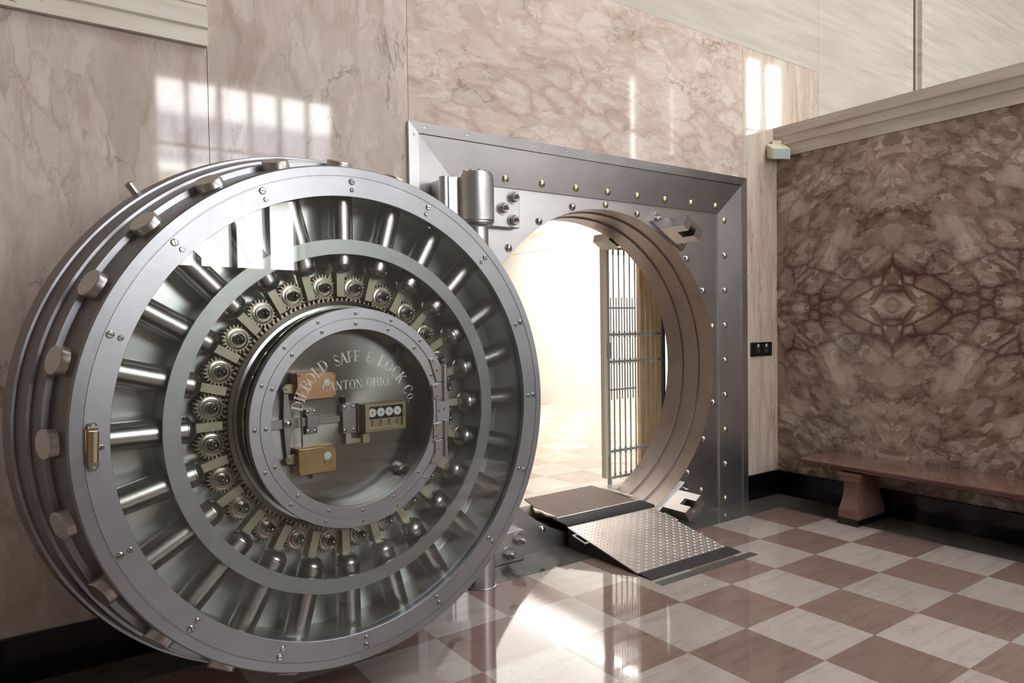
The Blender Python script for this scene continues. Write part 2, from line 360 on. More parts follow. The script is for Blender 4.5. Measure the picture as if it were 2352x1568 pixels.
WX0, WX1, WZ = -3.797, -.503, 2.897       # hole behind the vault frame
wa = MB()
wa.box((-10, .012, 0), (WX0, .5, 9)); wa.box((WX1, .012, 0), (14, .5, 9)); wa.box((WX0, .012, WZ), (WX1, .5, 9))
wa.build('wall_vault', 'seam', **ST)
g_ = .0015
def slab(m, x0, x1, z0, z1, y0=0, y1=.014): m.box((x0+g_, y0, z0+g_), (x1-g_, y1, z1-g_))
m1 = MB()
slab(m1, -10, -7.4, 0, 3.12); slab(m1, -7.4, -4.965, 0, 3.12); slab(m1, -4.965, -3.80, 0, 5.2)
m1.build('wall_panels_left', 'marble_left', **ST)
m1 = MB(); m1.box((-3.80+g_, 0, WZ), (WX1, .014, 4.09)); m1.box((-3.80+g_, 0, 0), (WX0, .014, WZ)); m1.box((WX1, 0, 0), (-.5-g_, .014, 4.09)); m1.build('wall_panel_above_vault', 'marble_top', **ST)
m1 = MB(); slab(m1, -.5, .69, 0, 4.09); m1.build('wall_pier_right', 'marble_pier', **ST)
t1 = MB(); slab(t1, -3.80, .69, 4.09, 5.4); slab(t1, -3.80, .69, 5.4, 9); slab(t1, -4.965, -3.8, 5.2, 9)
slab(t1, .69, 2.42, 0, 9); slab(t1, 3.02, 14, 0, 5.6, 0, .014); slab(t1, 3.02, 14, 5.6, 9)
t1.box((2.42, .05, 0), (2.66, .3, 9)); t1.box((2.66, .0, 0), (2.86, .3, 9)); t1.box((2.86, .05, 0), (3.02, .3, 9))
t1.build('wall_travertine_upper', 'travertine', **ST)
t2 = MB()
t2.box((2.42, -.0, 0), (2.60, .06, 9)); t2.box((2.70, -.05, 0), (2.74, .06, 9)); t2.box((2.80, -.01, 0), (3.02, .06, 9))
t2.build('trim_9', 'travertine_grey', **ST)
t3 = MB()      # travertine window surround, upper left
t3.prism([(-.035, 3.12), (-.035, 3.20), (-.05, 3.21), (-.05, 3.29), (-.02, 3.33), (.014, 3.33), (.014, 3.12)], 0, -10, -4.967)
t3.box((-5.10, -.03, 3.33), (-4.967, .014, 9)); t3.build('trim_1', 'travertine_left', **ST)
t3 = MB(); t3.box((-10, .0, 3.331), (-5.135, .012, 9)); t3.box((-5.135, -.02, 3.331), (-5.10, .012, 9)); t3.build('trim_2', 'travertine_left', **ST)

wr = MB(); wr.box((0, -3.4, 0), (.36, -.0, 3.16)); wr.build('wall_right', 'marble_dark', **ST)
lg = MB(); lg.prism([(-.02, 3.155), (-.02, 3.25), (-.035, 3.262), (-.035, 3.33), (-.05, 3.345), (-.05, 3.43), (.40, 3.43), (.40, 3.155)], 1, -3.4, -.001)
lg.build('trim_3', 'travertine_grey', **ST)
bb = MB(); bb.box((-10, -.022, 0), (-3.84, .0, .228)); bevel(bb.build('baseboard_left', 'black_stone', **ST), .004)
bb = MB(); bb.box((-.478, -.022, 0), (-.001, .0, .228)); bevel(bb.build('baseboard_pier', 'black_stone', **ST), .004)
bb = MB(); bb.box((-.022, -3.4, 0), (0, -.023, .228)); bevel(bb.build('baseboard_right', 'black_stone', **ST), .004)

# hall walls behind the camera, with tall windows, some added for light
BY = -7.0
wins = [(-4.16, -1.55, 2.35, 5.22, 6, 3), (.5, 2.5, 3.1, 4.45, 4, 2), (4.92, 5.26, 4.6, 6.95, 1, 2), (6.15, 6.45, 4.6, 6.95, 1, 2), (8.86, 10.6, 4.6, 8.2, 2, 2)]  # the second window is added, to brighten the steel frame
HI = (4.6, 7.6, 1.2, 3.6)      # big window added low in the next bay, to light the hall
hw = MB(); xs = [-10]
openings = [w_[:4] for w_ in wins]+[HI]
cuts = sorted(set([-10, 14]+[o_[0] for o_ in openings]+[o_[1] for o_ in openings]))
for a_, b_ in zip(cuts[:-1], cuts[1:]):
    z_ = 0
    for o_ in sorted([o_ for o_ in openings if o_[0] <= a_ and o_[1] >= b_], key=lambda q: q[2]):
        hw.box((a_, BY-.4, z_), (b_, BY, o_[2])); z_ = o_[3]
    hw.box((a_, BY-.4, z_), (b_, BY, 9))
wins.append((HI[0], HI[1], HI[2], HI[3], 8, 2))
hw.build('wall_back', 'hall_wall', **ST)
LW = []
hl = MB(); prev = -7.4
for y0, y1, z0, z1 in LW:
    hl.box((-9.4, prev, 0), (-9.0, y0, 9)); hl.box((-9.4, y0, 0), (-9.0, y1, z0)); hl.box((-9.4, y0, z1), (-9.0, y1, 9)); prev = y1
hl.box((-9.4, prev, 0), (-9.0, .5, 9)); hl.build('wall_left', 'hall_wall', **ST)
hr = MB(); hr.box((13.6, -7.4, 0), (14, .5, 9)); hr.build('wall_far_right', 'hall_wall', **ST)
k = 1
for x0, x1, z0, z1, a, b in wins:
    we = empty('window_%d' % k, ((x0+x1)/2, BY-.2, 0), **ST); k += 1
    cx = (x0+x1)/2
    fr = MB(); t = .13 if x0 > 8 else .035
    for i in range(a+1):
        xx = x0+(x1-x0)*i/a-cx; wd = t if 0 < i < a else t*1.2; fr.box((xx-wd, -.02, z0), (xx+wd, .05, z1))
    for i in range(b+1):
        zz = z0+(z1-z0)*i/b; fr.box((x0-cx, -.01, zz-.03), (x1-cx, .04, zz+.03))
    fr.build('window_frame', 'grey_paint', we)
    pn = MB(); pn.box((x0-cx, -.05, z0), (x1-cx, -.035, z1)); pn.build('window_pane', 'window_view', we)
for y0, y1, z0, z1 in LW:
    we = empty('window_%d' % k, (-9.2, (y0+y1)/2, 0), **ST); k += 1; cy = (y0+y1)/2
    fr = MB()
    for i in range(4): yy = y0+(y1-y0)*i/3-cy; fr.box((-.02, yy-.035, z0), (.04, yy+.035, z1))
    for i in range(5): zz = z0+(z1-z0)*i/4; fr.box((-.01, y0-cy, zz-.03), (.03, y1-cy, zz+.03))
    fr.build('window_frame', 'grey_paint', we)
    pn = MB(); pn.box((-.06, y0-cy, z0), (-.04, y1-cy, z1)); pn.build('window_pane', 'window_view', we)

# ------------------------------------------------------------------ the room inside the vault
vr = MB()
vr.box((1.93, .5, .19), (2.03, 10, 3.6)); vr.build('wall_vault_room_right', 'plaster', **ST)
vr = MB(); vr.box((-6, 9.6, .19), (1.93, 9.7, 3.6)); vr.build('wall_vault_room_back', 'plaster', **ST)
vr = MB(); vr.box((-4.9, .5, .19), (-4.8, 9.6, 3.6)); vr.build('wall_vault_room_left', 'plaster', **ST)
vr = MB(); vr.box((-4.8, .5, 3.36), (1.93, 9.6, 3.46)); vr.build('ceiling_vault_room', 'plaster', **ST)
vr = MB(); vr.prism([(1.93, 2.95), (1.90, 2.96), (1.88, 3.05), (1.85, 3.20), (1.78, 3.25), (1.75, 3.36), (1.93, 3.36)], 1, .5, 9.6); vr.build('trim_4', 'plaster', **ST)
cl = empty('ceiling_light', (1.05, 4.6, 3.26), label='long bare fluorescent ceiling light inside the vault, seen mirrored in the floor', category='light')
m1 = MB(); m1.box((-.09, -1.6, .03), (.09, 1.6, .10)); m1.build('housing', 'lamp_body', cl)
for dx in (-.05, .05):
    m1 = MB(); m1.cyl((dx, -1.55, .0), (dx, 1.55, .0), .018, 12); m1.build('tube', 'tube', cl)

# ------------------------------------------------------------------ vault frame
OCX, OCZ = -2.14, 1.262
FX0, FX1, FZ = -3.815, -.485, 2.915
vf = empty('vault_portal', (OCX, 0, 0), label='square riveted steel frame around the round vault opening, set in the pink marble wall', category='door frame')
X = lambda x: x-OCX
IX0, IX1, IZ = -3.48, -.835, 2.58
E = .068       # outer strip width
YS, YP0, YP1, YI = -.030, -.022, .006, .020
# outer strips
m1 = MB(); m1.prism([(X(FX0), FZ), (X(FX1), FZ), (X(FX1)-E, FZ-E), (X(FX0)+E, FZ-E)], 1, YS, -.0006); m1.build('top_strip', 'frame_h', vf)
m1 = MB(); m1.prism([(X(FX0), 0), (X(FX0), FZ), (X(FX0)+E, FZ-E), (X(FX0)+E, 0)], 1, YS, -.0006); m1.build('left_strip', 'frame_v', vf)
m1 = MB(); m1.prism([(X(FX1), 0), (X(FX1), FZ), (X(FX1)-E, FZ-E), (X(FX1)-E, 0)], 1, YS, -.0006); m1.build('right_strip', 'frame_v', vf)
def sloped(name, mat, outer, inner):
    # a bevelled panel between the outer strip and the inner plate
    a = [(x, YP0, z) for x, z in outer]; b = [(x, YP1, z) for x, z in inner]; bb_ = [(x, YP1+.03, z) for x, z in outer]; c_ = [(x, YP1+.03, z) for x, z in inner]
    m = MB(); m.add(a+b+bb_+c_, [(0, 1, 3, 2), (4, 6, 7, 5), (0, 4, 5, 1), (2, 3, 7, 6), (0, 2, 6, 4), (1, 5, 7, 3)]); return m.build(name, mat, vf)
G2 = .002
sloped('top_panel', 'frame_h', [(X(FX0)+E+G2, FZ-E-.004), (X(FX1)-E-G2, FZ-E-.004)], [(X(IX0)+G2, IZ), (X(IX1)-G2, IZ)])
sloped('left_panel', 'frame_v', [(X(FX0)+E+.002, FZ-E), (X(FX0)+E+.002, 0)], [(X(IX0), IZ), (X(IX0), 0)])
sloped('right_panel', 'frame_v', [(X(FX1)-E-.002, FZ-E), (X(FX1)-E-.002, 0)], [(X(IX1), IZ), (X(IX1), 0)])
# inner plate with the round hole
RO = 1.245
def plate_hole(y0, y1, x0, x1, z0, z1, r, n=192):
    m = MB(); ring = []; outr = []
    for k_ in range(n):
        a = 2*pi*k_/n; cx, cz = cos(a), sin(a); ring.append((r*cx, OCZ+r*cz))
        tx = (x1 if cx > 0 else x0)/cx if abs(cx) > 1e-6 else 1e9
        tz = ((z1-OCZ) if cz > 0 else (z0-OCZ))/cz if abs(cz) > 1e-6 else 1e9
        t_ = min(tx, tz); outr.append((t_*cx, OCZ+t_*cz))
    for cxn, czn in ((x0, z0), (x1, z0), (x1, z1), (x0, z1)):
        a = math.atan2(czn-OCZ, cxn) % (2*pi); k_ = int(round(a/(2*pi)*n)) % n; outr[k_] = (cxn, czn)
    V = [(p[0], y0, p[1]) for p in ring]+[(p[0], y0, p[1]) for p in outr]+[(p[0], y1, p[1]) for p in ring]+[(p[0], y1, p[1]) for p in outr]
    F = []
    for k_ in range(n):
        q = (k_+1) % n
        F += [(k_, q, n+q, n+k_), (2*n+k_, 3*n+k_, 3*n+q, 2*n+q), (k_, 2*n+k_, 2*n+q, q), (n+k_, n+q, 3*n+q, 3*n+k_)]
    m.add(V, F); return m
plate_hole(YI, YI+.04, X(IX0)-.01, X(IX1)+.01, .0, IZ+.01, RO).build('face_plate', 'frame_v', vf)
# stepped tunnel lining (lathe about the opening's axis, solid outside)
def xo(x, z, d): return (x, -d, OCZ+z)
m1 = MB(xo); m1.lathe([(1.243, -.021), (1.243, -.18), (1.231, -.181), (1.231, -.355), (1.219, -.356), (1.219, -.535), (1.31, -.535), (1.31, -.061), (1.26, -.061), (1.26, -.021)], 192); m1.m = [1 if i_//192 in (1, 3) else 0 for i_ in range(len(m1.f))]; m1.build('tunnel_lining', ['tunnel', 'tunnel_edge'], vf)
# rivets
def rivet_mesh(r=.017, h=.012):
    m = MB(); m.rod((0, 0, 0), (0, -1, 0), [(0, r), (h*.25, r), (h*.6, r*.8), (h*.9, r*.42), (h, r*.1)], 16); return m
rv = rivet_mesh(.028, .022).build('steel_rivet', 'screw', vf); rvb = rivet_mesh(.027, .017).build('brass_rivet', 'brass2', vf)
for kk in range(24):
    a = RD(15*kk)
    if kk in (0, 4, 20, 16, 17, 18, 19, 15): continue
    rr_ = 1.282; p = (rr_*cos(a), YI, OCZ+rr_*sin(a))
    if p[2] < .03: continue
    brass = kk in (6, 1)
    copy_part(rvb if brass else rv, vf, loc=p)
copy_part(rv, vf, loc=(1.282*cos(RD(-120.5)), YI, OCZ+1.282*sin(RD(-120.5))))
copy_part(rvb, vf, loc=(X(-1.06), YI, .182))
rv.location = (1.282*cos(RD(225)), YI, OCZ+1.282*sin(RD(225)))
ang_t = math.atan2(YP1-YP0, FZ-E-IZ)
tx_ = [-3.39+.3138*i for i in range(9)]
rvb.location = (X(-3.39), YP1-.004, 2.638); rvb.rotation_euler = (ang_t*.0, 0, 0)
for x in tx_[1:]:
    copy_part(rvb, vf, loc=(X(x), YP1-.005, 2.638))
for i in range(9):
    z = 2.521-.3066*i; copy_part(rvb if i in (0, 6, 8) else rv, vf, loc=(X(-.764), YP1-.005, z))
fs = MB(); fs.rod((0, 0, 0), (0, -1, 0), [(0, .010), (.0015, .010), (.002, .008)], 14); fso = fs.build('flush_screw', 'screw', vf)
fso.location = (X(-3.70), YS, 2.887)
for x in (-3.39, -2.85, -2.55, -2.0, -1.5, -1.0, -.62): copy_part(fso, vf, loc=(X(x), YS, 2.887))
for z in (2.83, 2.45): copy_part(fso, vf, loc=(X(-3.785), YS, z))
for z in (2.0, 1.2, .5): copy_part(fso, vf, loc=(X(-.52), YS, z))

# hex nut with washer and stud, axis -y
def nut(parent, loc, s=1.0):
    s *= 1.3
    m = MB(); m.rod((0, 0, 0), (0, -1, 0), [(0, .034*s), (.006*s, .034*s)], 24)
    m.rod((0, -.006*s, 0), (0, -1, 0), [(0, .026*s), (.022*s, .026*s), (.027*s, .021*s)], 6)
    m.rod((0, -.03*s, 0), (0, -1, 0), [(0, .014*s), (.012*s, .014*s), (.016*s, .011*s), (.018*s, .011*s), (.030*s, .004*s)], 16)
    o = m.build('hex_nut', 'nickel', parent); o.location = loc; return o
# hinge brackets top and bottom, post
HX, HY = X(-3.495), -.295
def bracket(z0, z1, name):
    m = MB()
    m.box((X(-3.42), -.048, z0), (X(-2.995), YI, z1))
    m.prism([(X(-3.66), -.24), (X(-3.56), -.27), (X(-3.42), -.24), (X(-3.40), -.04), (X(-3.66), -.02)], 2, z0+.005, z1-.004)
    m.rod((X(-3.665), -.20, z0), (X(-3.665), -.20, z1), [(0, .035), (z1-z0-.002, .035)], 20)
    return bevel(m.build(name, 'hinge', vf), .004)
bracket(2.30, 2.555, 'upper_hinge_bracket'); bracket(-.0+.001, .21, 'lower_hinge_bracket')
m1 = MB(); m1.rod((HX, HY, 2.275), (HX, HY, 2.6), [(0, .108), (.005, .111), (.012, .111), (.014, .110), (.270, .110), (.274, .104), (.288, .104), (.290, .096), (.300, .096)], 48); m1.build('hinge_barrel', 'hinge', vf)
m1 = MB(); m1.rod((HX, HY, 2.255), (HX, HY, 2.3), [(0, .098), (.012, .108), (.019, .108)], 40); m1.build('barrel_collar', 'hinge', vf)
m1 = MB(); m1.cyl((0, 0, 0), (0, 0, .012), .012, 10); cs_ = m1.build('cap_screw', 'brass2', vf)
for kk in range(10):
    a = 2*pi*kk/10; l_ = (HX+.080*cos(a), HY+.080*sin(a), 2.574)
    if kk == 0: cs_.location = l_
    else: copy_part(cs_, vf, loc=l_)
m1 = MB(); m1.rod((HX, HY, 0), (HX, HY, 1), [(0, .088), (.008, .088), (.010, .080), (.60, .080), (.605, .072), (2.24, .072)], 40); m1.build('hinge_post', 'hinge', vf)
for p in ((-3.049, 2.505), (-3.137, 2.425), (-3.052, 2.349)): nut(vf, (X(p[0]), -.048, p[1]))
for p in ((-3.045, .150), (-3.133, .068)): nut(vf, (X(p[0]), -.048, p[1]), 1.1)

# two slotted catch brackets on the right of the opening
def catch(sign):
    th = RD(58.7)*sign; c_ = Vector((1.31*cos(th), OCZ+1.31*sin(th))); tn = Vector((-sin(th), cos(th))); rd = Vector((cos(th), sin(th)))
    if sign > 0: tn = -tn
    def xf(a, b, d):      # a along the tangent (downwards for the upper one), b outwards, d towards the hall
        p = c_+tn*a+rd*b; return (p.x, YI-d, p.y)
    m = MB(xf); m.prism([(-.215, -.045), (.215, -.045), (.215, .045), (-.215, .045)], 2, 0, .028)
    bse = bevel(m.build('catch_bracket', 'nickel', vf), .003)
    h, w_, D = .108, .050, .275
    # block made of slabs around an L-shaped slot
    m = MB(xf)
    m.prism([(-h, -w_), (-.035, -w_), (-.035, w_), (-h, w_)], 2, .028, D)
    m.prism([(.035, -w_), (h, -w_), (h, w_), (.035, w_)], 2, .028, D)
    m.prism([(-.035, -w_), (.035, -w_), (.035, w_), (-.035, w_)], 2, .028, D-.115)
    m.prism([(-.035, .012), (.035, .012), (.035, w_), (-.035, w_)], 2, D-.115, D)
    m.build('slotted_block', 'nickel', bse)
    m = MB(xf); m.prism([(-.034, -w_+.004), (.034, -w_+.004), (.034, .011), (-.034, .011)], 2, D-.114, D-.09)
    m.build('slot_floor', 'black', bse)
    for a in (-.175, .175):
        mm = MB(xf); mm.rod((a, 0, .028), (a, 0, 1), [(0, .022), (.006, .022)], 20); mm.rod((a, 0, .034), (a, 0, 1), [(0, .018), (.016, .018), (.02, .012), (.03, .012), (.036, .006)], 12)
        mm.build('catch_bolt', 'screw', bse)
catch(1); catch(-1)
# small lock box at the inner lip of the tunnel
m1 = MB(); m1.prism([(X(-1.80), 2.33), (X(-1.79), 2.39), (X(-1.70), 2.36), (X(-1.62), 2.30), (X(-1.64), 2.27), (X(-1.71), 2.275)], 1, .44, .56); m1.build('latch_block', 'cream_paint', vf)
m1 = MB(); m1.prism([(X(-1.73), 2.345), (X(-1.62), 2.29), (X(-1.625), 2.30), (X(-1.72), 2.36)], 1, .425, .44); m1.build('latch_slot', 'black', vf)

# ------------------------------------------------------------------ the round door
S = 1.06
VD = empty('vault_door', (-4.6447, -1.1733, 0), RD(5.52), label='huge round steel vault door standing open, glass face over radial bolts and gears', category='vault door')
DZ = 1.2589
def dx(x, y, d): return (x*S, -d*S, DZ+y*S)
def DM(): return MB(dx)
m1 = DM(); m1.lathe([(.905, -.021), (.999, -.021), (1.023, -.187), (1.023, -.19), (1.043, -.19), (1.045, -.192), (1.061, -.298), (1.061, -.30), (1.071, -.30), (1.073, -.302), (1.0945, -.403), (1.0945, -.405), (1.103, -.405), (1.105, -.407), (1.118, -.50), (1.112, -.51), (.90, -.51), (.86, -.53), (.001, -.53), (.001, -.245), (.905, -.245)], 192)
nn_ = 192; bright = {3, 4, 7, 8, 11, 12}      # step faces coloured lighter, painting in the window light they catch
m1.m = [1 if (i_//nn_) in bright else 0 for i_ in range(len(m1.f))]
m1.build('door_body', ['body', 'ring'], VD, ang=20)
m1 = DM(); m1.lathe([(.442, -.20), (.442, -.243), (.904, -.243), (.904, -.20), (.895, -.238), (.45, -.238)], 160); m1.build('backing_plate', 'plate', VD)
m1 = DM(); m1.lathe([(.904, -.24), (.904, -.022), (.896, -.022), (.896, -.24)], 160); m1.build('cavity_wall', 'guide', VD)
m1 = DM(); m1.lathe([(.881, -.020), (.881, -.001), (.882, 0), (.956, 0), (.957, -.004), (.960, -.004), (.961, -.001), (.994, -.003), (.9995, -.009), (.9995, -.020)], 192); fr_ring = m1.build('front_ring', 'ring', VD, ang=20)
m1 = DM(); m1.lathe([(.452, -.020), (.452, -.028), (.893, -.028), (.893, -.020)], 128); m1.build('glass_pane', 'glass', VD)
m1 = DM(); m1.lathe([(.657, -.046), (.657, -.060), (.686, -.060), (.686, -.238), (.703, -.238), (.703, -.060), (.7155, -.060), (.7155, -.046)], 160); m1.build('guide_ring', 'guide', VD)

# slotted screws of the front ring
def slot_screw(r, h):
    m = MB(); n = 16
    m.rod((0, 0, 0), (0, -1, 0), [(0, r), (h*.5, r), (h, r*.72)], n)
    m.cur = 1; m.box((-r*.85, -h-.0004, -r*.12), (r*.85, -h*.8, r*.12)); return m
sb = slot_screw(.0135, .006).build('large_screw', ['screw', 'black'], fr_ring); ss = slot_screw(.010, .005).build('small_screw', ['screw', 'black'], fr_ring)
for kk in range(16):
    a = RD(22.5*kk+.7)
    for o, r in ((sb, .940), (ss, .908)):
        if kk == 8 and r > .92: continue
        loc_ = (r*S*cos(a), .0, DZ+r*S*sin(a)); rot_ = (0, random.uniform(0, pi), 0)
        if kk == 0: o.location = loc_; o.rotation_euler = rot_
        else: copy_part(o, fr_ring, loc=loc_, rot=rot_)

# ring gear and drum
def gear_poly(n, ro, ri, c=(0, 0), rot=0):
    P = []
    for k_ in range(n):
        for t_, r in ((0, ri), (.22, ri), (.34, ro), (.62, ro), (.76, ri)):
            a = 2*pi*(k_+t_)/n+rot; P.append((c[0]+r*cos(a), c[1]+r*sin(a)))
    return P
def gear_ring(m, n, ro, ri, rin, d0, d1):
    P = gear_poly(n, ro, ri); q = len(P)
    I = [(rin*cos(2*pi*(i/5)/n), rin*sin(2*pi*(i/5)/n)) for i in range(q)]
    V = [(p[0], p[1], d1) for p in P]+[(p[0], p[1], d1) for p in I]+[(p[0], p[1], d0) for p in P]+[(p[0], p[1], d0) for p in I]; F = []
    for i in range(q):
        j = (i+1) % q; F += [(i, j, q+j, q+i), (2*q+i, 3*q+i, 3*q+j, 2*q+j), (i, 2*q+i, 2*q+j, j), (q+i, q+j, 3*q+j, 3*q+i)]
    m.add(V, F)
m1 = DM(); gear_ring(m1, 144, .4825, .468, .438, -.20, -.150); m1.build('ring_gear', 'gear', VD, ang=25)
m1 = DM(); m1.lathe([(.455, -.152), (.455, -.128), (.470, -.134), (.470, -.152)], 128); m1.build('gear_rim', 'gearface', VD)
m1 = DM(); m1.lathe([(.372, -.238), (.452, -.238), (.452, -.128), (.440, -.126), (.438, -.08), (.434, -.078), (.434, -.034), (.372, -.034)], 160); m1.build('drum', 'drum', VD)

# 24 locking bolts, each a mesh with a link bar under it
BD = -.128
def DR(rot_a):
    def f_(x, y, d): a = rot_a; return dx(x*cos(a)-y*sin(a), x*sin(a)+y*cos(a), d)
    return f_
def bolt_obj(a):
    g0 = DR(a); r = .050
    def cut(x, y, d): return g0(x-(d-BD)*.30 if x > 1.0 else x, y, d)      # the outer end is cut aslant
    m = MB(cut)
    m.rod((0.588, 0, BD), (2, 0, BD), [(0, .020), (.002, .026), (.010, .038), (.022, .046), (.030, r), (.034, r), (.035, r-.004), (.038, r-.004), (.039, r), (.40, r-.001), (.456, r-.001), (.459, r-.003)], 32)
    o = m.build('locking_bolt', 'bolt', VD, ang=30)
    m = MB(DR(a)); m.box((.488, -.0165, -.190), (.596, .0165, -.138)); m.build('link_bar', 'link', o)
for kk in range(24): bolt_obj(RD(15*kk))

# 24 pinion gears between the bolts
def pinion():
    m = MB(lambda x, y, d: (x*S, -d*S, y*S))
    P = gear_poly(22, .0555, .045); m.prism([(p[0], p[1]) for p in P], 2, -.20, -.160)
    o = m.build('pinion_gear', 'gear', VD, ang=25)
    m = MB(lambda x, y, d: (x*S, -d*S, y*S)); m.rod((0, 0, -.161), (0, 0, 1), [(0, .040), (.006, .040), (.007, .034), (.005, .033), (.005, .030), (.012, .029), (.012, .024), (.009, .023)], 28)
    m.build('bearing_cap', 'gearface', o)
    m = MB(lambda x, y, d: (x*S, -d*S, y*S)); m.rod((0, 0, -.16), (0, 0, 1), [(0, .020), (.020, .020), (.022, .016), (.042, .016), (.046, .014), (.054, .006), (.056, .001)], 20)
    m.build('gear_shaft', 'screw', o)
    return o
pg = pinion()
for kk in range(24):
    a = RD(7.5+15*kk); loc_ = (.5275*S*cos(a), 0, DZ+.5275*S*sin(a)); rot_ = (0, random.uniform(-.1, .1)-a, 0)
    if kk == 0: pg.location = loc_; pg.rotation_euler = rot_
    else: copy_part(pg, VD, loc=loc_, rot=rot_)
# hatch ring with two rows of screws, glass, plate
HYO = -.006
def hx(x, y, d): return dx(x, y+HYO, d)
def HM(): return MB(hx)
m1 = HM(); m1.lathe([(.358, -.034), (.358, -.002), (.359, 0), (.399, 0), (.400, -.0035), (.4025, -.0035), (.4035, .001), (.440, .001), (.442, -.001), (.442, -.034)], 160); hring = m1.build('hatch_ring', 'ring', VD, ang=20)
hs = slot_screw(.0078, .003).build('hatch_screw', ['screw', 'black'], hring); fst = True
for kk in range(16):
    a = RD(22.5*kk+1)
    for r in (.421, .380):
        if r > .4 and kk in (0, 1, 15): continue
        l_ = (r*S*cos(a), 0, DZ+(r*sin(a)+HYO)*S); ro_ = (0, random.uniform(0, pi), 0)
        if fst: hs.location = l_; hs.rotation_euler = ro_; fst = False
        else: copy_part(hs, hring, loc=l_, rot=ro_)
m1 = HM(); m1.lathe([(.001, -.010), (.362, -.010), (.362, -.016), (.001, -.016)], 96); hglass = m1.build('hatch_glass', 'glass', VD)
m1 = HM(); m1.lathe([(.001, -.125), (.373, -.125), (.373, -.14), (.001, -.14)], 128); m1.build('hatch_plate', 'hatch_plate', VD)
m1 = HM(); m1.lathe([(.366, -.13), (.366, -.034), (.372, -.034), (.372, -.13)], 128); m1.build('hatch_bore', 'drum', VD)

# etched lettering on the hatch glass
TK, TN = .15, .055
GL = {
 'D': (.72, [([(.14, 0), (.14, 1)], TK), ([(.0, .03), (.34, .03), (.58, .18), (.66, .5), (.58, .82), (.34, .97), (.0, .97)], TN), ([(.60, .25), (.655, .5), (.60, .75)], TK)]),
 'I': (.30, [([(.15, 0), (.15, 1)], TK), ([(0, .03), (.3, .03)], TN), ([(0, .97), (.3, .97)], TN)]),
 'E': (.62, [([(.14, 0), (.14, 1)], TK), ([(0, .03), (.58, .03), (.6, .22)], TN), ([(0, .97), (.56, .97), (.57, .8)], TN), ([(.2, .52), (.42, .52)], TN), ([(.42, .42), (.42, .62)], TN)]),
 'B': (.64, [([(.14, 0), (.14, 1)], TK), ([(0, .97), (.38, .97), (.52, .88), (.52, .64), (.38, .53), (.2, .53)], TN), ([(.38, .53), (.58, .42), (.6, .14), (.42, .03), (0, .03)], TN), ([(.51, .86), (.52, .66)], TK*.8), ([(.58, .4), (.58, .16)], TK)]),
 'O': (.76, [([(.38, 1.0), (.16, .88), (.07, .62), (.07, .38), (.16, .12), (.38, 0), (.6, .12), (.69, .38), (.69, .62), (.6, .88), (.38, 1.0)], TN), ([(.10, .25), (.09, .75)], TK), ([(.66, .25), (.67, .75)], TK)]),
 'L': (.60, [([(.14, 0), (.14, 1)], TK), ([(0, .03), (.56, .03), (.58, .26)], TN), ([(0, .97), (.28, .97)], TN)]),
 'S': (.52, [([(.46, .72), (.45, .92), (.28, 1.0), (.12, .93), (.07, .76), (.16, .6), (.36, .46), (.46, .28), (.42, .1), (.26, 0), (.08, .07), (.05, .28)], TN), ([(.13, .64), (.40, .38)], TK)]),
 'A': (.74, [([(.08, .03), (.36, 1)], TN), ([(.36, 1), (.62, .0)], TK), ([(.2, .36), (.5, .36)], TN), ([(0, .02), (.2, .02)], TN), ([(.5, .02), (.74, .02)], TN)]),
 'F': (.58, [([(.14, 0), (.14, 1)], TK), ([(0, .03), (.28, .03)], TN), ([(0, .97), (.55, .97), (.56, .78)], TN), ([(.2, .5), (.42, .5)], TN), ([(.42, .4), (.42, .6)], TN)]),
 '&': (.56, [([(.48, .8), (.4, .97), (.22, .98), (.12, .82), (.18, .6), (.34, .55)], TN*1.5), ([(.34, .55), (.12, .46), (.06, .24), (.16, .04), (.34, .02), (.5, .2)], TK*.75)]),
 'C': (.66, [([(.6, .72), (.58, .94), (.4, 1), (.18, .9), (.07, .62), (.07, .38), (.18, .1), (.4, 0), (.58, .08), (.61, .26)], TN), ([(.10, .25), (.09, .75)], TK)]),
 'K': (.70, [([(.14, 0), (.14, 1)], TK), ([(0, .03), (.28, .03)], TN), ([(0, .97), (.28, .97)], TN), ([(.2, .44), (.56, .97)], TN), ([(.3, .56), (.6, .0)], TK), ([(.46, .97), (.66, .97)], TN)]),
 'N': (.76, [([(.1, 0), (.1, .96)], TN), ([(.1, .97), (.64, .03)], TK), ([(.64, .0), (.64, 1)], TN), ([(0, .97), (.16, .97)], TN), ([(.52, .97), (.76, .97)], TN), ([(0, .03), (.22, .03)], TN)]),
 'T': (.66, [([(.33, 0), (.33, .95)], TK), ([(.03, .76), (.04, .97), (.62, .97), (.63, .76)], TN), ([(.2, .03), (.46, .03)], TN)]),
 'H': (.78, [([(.14, 0), (.14, 1)], TK), ([(.62, 0), (.62, 1)], TK), ([(.2, .5), (.56, .5)], TN), ([(0, .03), (.28, .03)], TN), ([(0, .97), (.28, .97)], TN), ([(.48, .03), (.76, .03)], TN), ([(.48, .97), (.76, .97)], TN)]),
 '.': (.2, [([(.1, .0), (.1, .12)], .14)]), ' ': (.34, []), 'o': (.5, None)}
